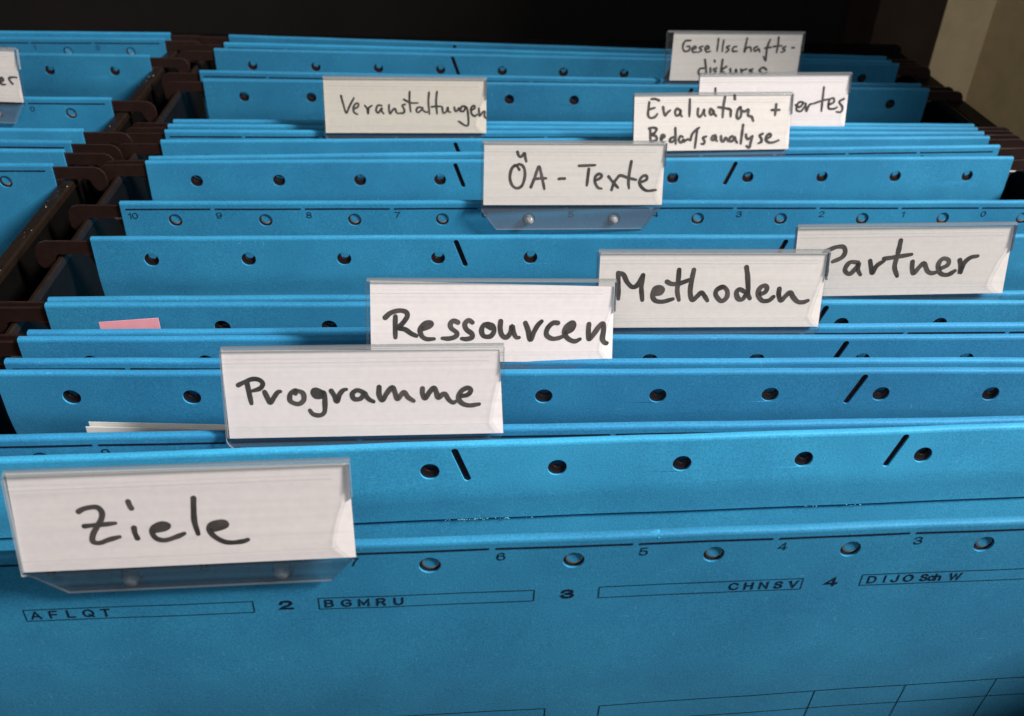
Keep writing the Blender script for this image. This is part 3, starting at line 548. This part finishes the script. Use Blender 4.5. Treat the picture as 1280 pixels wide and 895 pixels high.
def tab(key, label, paper, stock=M_LABEL, group='index tabs plugged into the folders'):
    pk, (tx, tyaw, tilt, z0, roll, yo) = TAB[key]; q = PANEL[pk]
    yo += .0012; z0 += .0005; yaw = q[1]+tyaw
    ex = Vector((cos(yaw), sin(yaw), 0)); n = Vector((-sin(yaw), cos(yaw), 0))
    base = Vector((q[4]+tx*cos(q[1]), q[0]+tx*sin(q[1]), q[2]+tx*q[3])) + Vector((0, 0, z0)) - n*yo
    root = thing('index_tab', label, 'index tab', base, group)
    exr = ex*cos(roll)+Vector((0, 0, 1))*sin(roll); upr = Vector((0, 0, 1))*cos(roll)-ex*sin(roll)
    root.rotation_euler = Matrix((exr, n, upr)).transposed().to_euler()
    hu, ht = TW*500, TH*1000
    # clear sleeve: flange below, tilted front sheet with a thumb cut at the right, back sheet, folded top
    kk = zlib_seed(key); cut = CUT[key]
    edge = [(hu, ht-.5), (hu-.15, ht-3), (hu-.5, ht*.7), (hu-cut*.55, ht*.5), (hu-cut*.9, ht*.28), (hu-cut, 3.4), (hu-cut*.7, 2.0), (hu-.6, .3), (hu-1.2, -1.2)]
    fl = [(hu-5.6, -8.6), (-hu+5.4, -8.6), (-hu+.2, -1.4), (-hu, .4), (-hu, ht-1.2), (-hu+.9, ht-.5)]
    front = plate(list(reversed(edge+fl)), [], -.27, .27, .1)
    slices(front, (), (-.0004, 0, .0006))
    def shape(bm, off):
        for v in bm.verts:
            z = v.co.z; y = v.co.y+off
            if z > 0: v.co = (v.co.x, z*sin(tilt)+y*cos(tilt), z*cos(tilt)-y*sin(tilt))
            else: v.co.y = y + min(1, -z/.003)*max(0, yo-.0026)
        return bm
    def rims(bm):
        for f in bm.faces: c_ = f.calc_center_median(); f.material_index = (4 if c_.x > (hu-6)*MM and c_.z < ht*.75*MM and c_.z > .0004 else 1) if abs(f.normal.y) < .75 else (3 if f.calc_center_median().z < -.0003 else 0)
    front.normal_update(); rims(front); shape(front, -.0003)
    back = plate([(-hu, .2), (hu, .2), (hu, ht-.5), (-hu, ht-.5)], [], -.16, .16, .06); back.normal_update(); rims(back); shape(back, .00115)
    join(front, back)
    for w_, h2 in ((ht-3.4, .10), (ht-2.5, .06), (3.0, .06)):   # faint moulded ribs across the front
        pts_ = [(-hu+.5, w_-h2), (hu-3.4, w_-h2), (hu-3.4, w_+h2), (-hu+.5, w_+h2)]
        front.faces.new([front.verts.new((a_*MM, (b_*sin(tilt)-.62*cos(tilt))*MM, (b_*cos(tilt)+.62*sin(tilt))*MM)) for a_, b_ in pts_]).material_index = 4
    rows = []                                     # folded top
    for x in (-hu+.3, hu-.1):
        rows.append([])
        for k in range(9):
            t = PI*k/8; yy = .475-cos(t)*.83; zz = ht-.52+sin(t)*.75
            rows[-1].append(front.verts.new((x*MM, (zz*sin(tilt)+yy*cos(tilt))*MM, (zz*cos(tilt)-yy*sin(tilt))*MM)))
    for k in range(8): front.faces.new((rows[0][k], rows[0][k+1], rows[1][k+1], rows[1][k])).material_index = 2
    for sx in (-hu+.12, hu-.05):                   # narrow side walls
        w0, w1 = (.4, ht-.6) if sx < 0 else (ht*.62, ht-.6)
        ring = [(y_, w_) for y_, w_ in ((-.3, w0), (1.1, w0), (1.1, w1), (-.3, w1))]
        for dx_ in (0, .22): front.faces.new([front.verts.new(((sx+dx_*(1 if sx < 0 else -1))*MM, (w_*sin(tilt)+y_*cos(tilt))*MM, (w_*cos(tilt)-y_*sin(tilt))*MM)) for y_, w_ in ring]).material_index = 1
    sl = link('plastic_sleeve', finish(front, 'sleeve'), [M_CLEAR, M_RIM, M_TOP, M_FLANGE, M_RIB], root)
    # paper slip between the sheets
    pts = paper; bm = plate([(a-hu, b) for a, b in pts], [], -.09, .09, .03); shape(bm, .00042)
    pl = link('paper_label', finish(bm, 'slip'), stock, root)
    wd, st = INK[key]
    link('handwriting', ink_mesh(st, wd, tilt, .33, kk), M_INK, pl)
    # two pegs through the holes of the folder
    zh = -ZB*1000 - z0*1000
    for k in (round((tx/SP)-.5), round((tx/SP)-.5)+1):
        x = (k*SP - tx)*1000*.995; dy = max(0, yo-.0026)*1000
        bm = bmesh.new(); prev = None
        for (yy, r) in ((-1.0, .02), (-.95, .7), (-.7, 1.1), (-.4, 1.3), (-.3, 1.5), (.5, 1.5), (2.2, 1.3)):
            ring = [bm.verts.new(((x+r*cos(2*PI*j/14))*MM, (yy+dy)*MM, (zh+r*sin(2*PI*j/14))*MM)) for j in range(14)]
            if prev:
                for j in range(14): bm.faces.new((prev[j], prev[(j+1) % 14], ring[(j+1) % 14], ring[j]))
            prev = ring
        link('peg', finish(bm, 'peg'), M_PEG, root)
    return root
CUT = {'Ziele': 3.6, 'Programme': 2.7, 'Ressourcen': 3.2, 'Methoden': 3.4, 'Partner': 4.6, 'OeA': 2.6, 'Evaluation': 1.7, 'artes': 2.0, 'Veran': 3.9, 'Gesell': 1.0, 'er': 1.2}
def zlib_seed(s): return sum(ord(c)*(i+3) for i, c in enumerate(s))
h_ = TH*1000
def quad(tl, tr, br, bl): return [bl, br, tr, tl]
tab('Ziele', 'white index tab handwritten Ziele, largest and nearest', quad((.6, 20.5), (60.2, 20.0), (60.5, .35), (.2, .25)))
tab('Programme', 'white index tab handwritten Programme above white papers', quad((.2, 20.2), (59.5, 19.6), (60.4, .35), (.6, .2)))
tab('Ressourcen', 'white index tab handwritten Ressourcen behind Programme', quad((1.0, 20.4), (60.0, 19.1), (60.4, .3), (1.0, .3)))
tab('Methoden', 'white index tab handwritten Methoden beside Ressourcen', quad((.8, 20.1), (60.0, 20.0), (59.8, .3), (.6, .3)), M_LABEL_GREY)
tab('Partner', 'white index tab handwritten Partner at the right edge', quad((.5, 20.1), (60.1, 19.7), (60.2, .7), (.6, .4)), M_LABEL_GREY)
tab('OeA', 'white index tab handwritten ÖA - Texte with clear flange and pegs showing', quad((1.0, 20.2), (60.0, 20.1), (60.2, .3), (.8, .4)), M_LABEL_DARKER)
tab('Evaluation', 'white index tab handwritten Evaluation + Bedarfsanalyse on two lines', quad((.5, 20.2), (60.0, 20.1), (60.0, .3), (.4, .3)), M_LABEL_GREY)
tab('artes', 'half hidden white tab ending in artes behind Evaluation tab', quad((.4, 20.2), (60.1, 20.0), (60.1, .3), (.4, .3)))
tab('Veran', 'white index tab handwritten Veranstaltungen, left of the middle', quad((.4, 20.3), (60.3, 20.1), (60.4, .4), (.3, .3)), M_LABEL_CREAM)
tab('Gesell', 'rearmost white tab handwritten Gesellschafts- with second line cut off', quad((3.1, 20.2), (59.8, 20.1), (58.9, .4), (2.5, .3)), M_LABEL_DARKER)
tab('er', 'white tab ending in er, in the left row at the photo edge', quad((.6, 20.1), (59.2, 20.1), (60.0, .3), (.4, .3)), M_LABEL_GREY)

# ------------------------------------------------ what is filed in the folders
st = thing('paper_stack', 'white papers standing inside the Programme folder', 'papers', (-.0335, -.0860, -.300+.0), None)
for k, (dx, dz, ry) in enumerate(((0, 0, .010), (.4, -.35, .013), (-.5, -.8, .008), (.2, .2, .012), (.6, -.55, .010))):
    bm = plate([(-105.0+dx, 70), (105+dx, 70), (105+dx, 292.6+dz-8.6), (-103.9+dx, 292.6+dz)], [], k*.55, k*.55+.11, .03)
    o = link('sheet', finish(bm, 'sheet'), M_SHEET, st)
bm = plate([(-7.6, -70), (7.6, -70), (7.6, -.35), (-7.8, -1.6)], [], 0, .14, .04)
slip = link('paper_slip', finish(bm, 'slip'), M_PINK, None, (-.1367, -.0488, -.0008))
slip['label'] = 'small pink paper slip sticking up from the Methoden folder'; slip['category'] = 'paper slip'

# ------------------------------------------------ drawer with rails, cabinet and wall
def tube_bar(bm, x0, x1, y0, y1, z0, z1, r=.0006):
    """box with chamfered long top edges"""
    prof = [(x0, z0), (x1, z0), (x1, z1-r), (x1-r, z1), (x0+r, z1), (x0, z1-r)]
    a = [bm.verts.new((x, y0, z)) for x, z in prof]; b = [bm.verts.new((x, y1, z)) for x, z in prof]
    bm.faces.new(a); bm.faces.new(list(reversed(b)))
    for i in range(6): bm.faces.new((a[i], a[(i+1) % 6], b[(i+1) % 6], b[i]))
dr = thing('filing_drawer', 'dark brown filing drawer with hanging rails and centre divider', 'drawer', (0, 0, -.26))
Z = .26
def dpart(name, m, *boxes):
    bm = bmesh.new()
    for b in boxes: tube_bar(bm, b[0], b[1], b[2], b[3], b[4]+Z, b[5]+Z, min(.0006, (b[1]-b[0])/4))
    return link(name, finish(bm, name, False), m, dr)
Y0, Y1 = -.22, .213
dpart('rail', M_RAIL, (-.1868, -.1825, Y0, Y1, -.0085, -.0060))
dpart('rail', M_RAIL, (-.1697, -.1680, Y0, Y1, -.0085, -.0060))
dpart('rail', M_RAIL, (.1680, .1697, Y0, Y1, -.0085, -.0060))
dpart('rail', M_RAIL, (-.5160, -.5143, Y0, Y1, -.0085, -.0060))
dpart('divider', M_BLACK, (-.1862, -.1832, Y0, Y1, -.25, -.0088), (-.1692, -.1683, Y0, Y1, -.25, -.0088), (-.1830, -.1694, Y0, Y1, -.036, -.034))
dpart('side_wall', M_BLACK, (.1700, .1790, Y0, Y1, -.25, -.0062))
dpart('side_wall', M_BLACK, (-.5290, -.5165, Y0, Y1, -.25, -.0062))
dpart('shade_block', M_BLACK, (.1705, .1785, -.1715, -.085, -.006, .034))  # added box outside the view, put here to darken the front panel's corner
dpart('drawer_bottom', M_BLACK, (-.529, .179, Y0, Y1, -.26, -.252))
dpart('drawer_front', M_RAIL, (-.529, .179, -.190, -.172, -.25, -.018))
dpart('drawer_back', M_BLACK, (-.529, .179, Y1+.0005, Y1+.006, -.25, -.004))
# dust in the divider channel
bm = bmesh.new()
for k in range(230):
    x = rnd.uniform(-.1825, -.1700); y = rnd.uniform(-.06, .19); r = rnd.choice((.00006, .00009, .00013, .0002))
    if rnd.random() < .25: x = rnd.uniform(-.1864, -.1828); z = -.00595
    else: z = -.03395
    vv = [bm.verts.new((x+r*cos(t)*rnd.uniform(.6, 1.3), y+r*sin(t), z+rnd.uniform(0, r))) for t in (0, 1.6, 3.1, 4.7)]
    bm.faces.new(vv)
d_ = link('dust', finish(bm, 'dust', False), M_DUST); d_['kind'] = 'stuff'
def struct(name, m, build):
    bm = bmesh.new(); build(bm); o = link(name, finish(bm, name, False), m); o['kind'] = 'structure'; return o
struct('cabinet_back', M_CAVITY, lambda bm: box(bm, -1.2, .1672, .262, .28, -.6, .45))
struct('cabinet_post', M_POST, lambda bm: box(bm, .1674, .2025, .226, .30, -.6, .45))
def prism(bm, pts, z0, z1):
    a = [bm.verts.new((x, y, z0)) for x, y in pts]; b = [bm.verts.new((x, y, z1)) for x, y in pts]
    bm.faces.new(a); bm.faces.new(b)
    for i in range(len(pts)): bm.faces.new((a[i], a[(i+1) % len(pts)], b[(i+1) % len(pts)], b[i]))
struct('wall_pilaster', M_WALL, lambda bm: prism(bm, [(.2030, .2262), (.2265, .2222), (.30, .34), (.2030, .34)], -.6, .45))
struct('wall', M_WALL2, lambda bm: prism(bm, [(.2266, .2222), (.330, .000), (.37, .000), (.37, .34), (.302, .34)], -.6, .45))
struct('floor', M_CAVITY, lambda bm: box(bm, -3, 3, -3, 3, -.66, -.62))
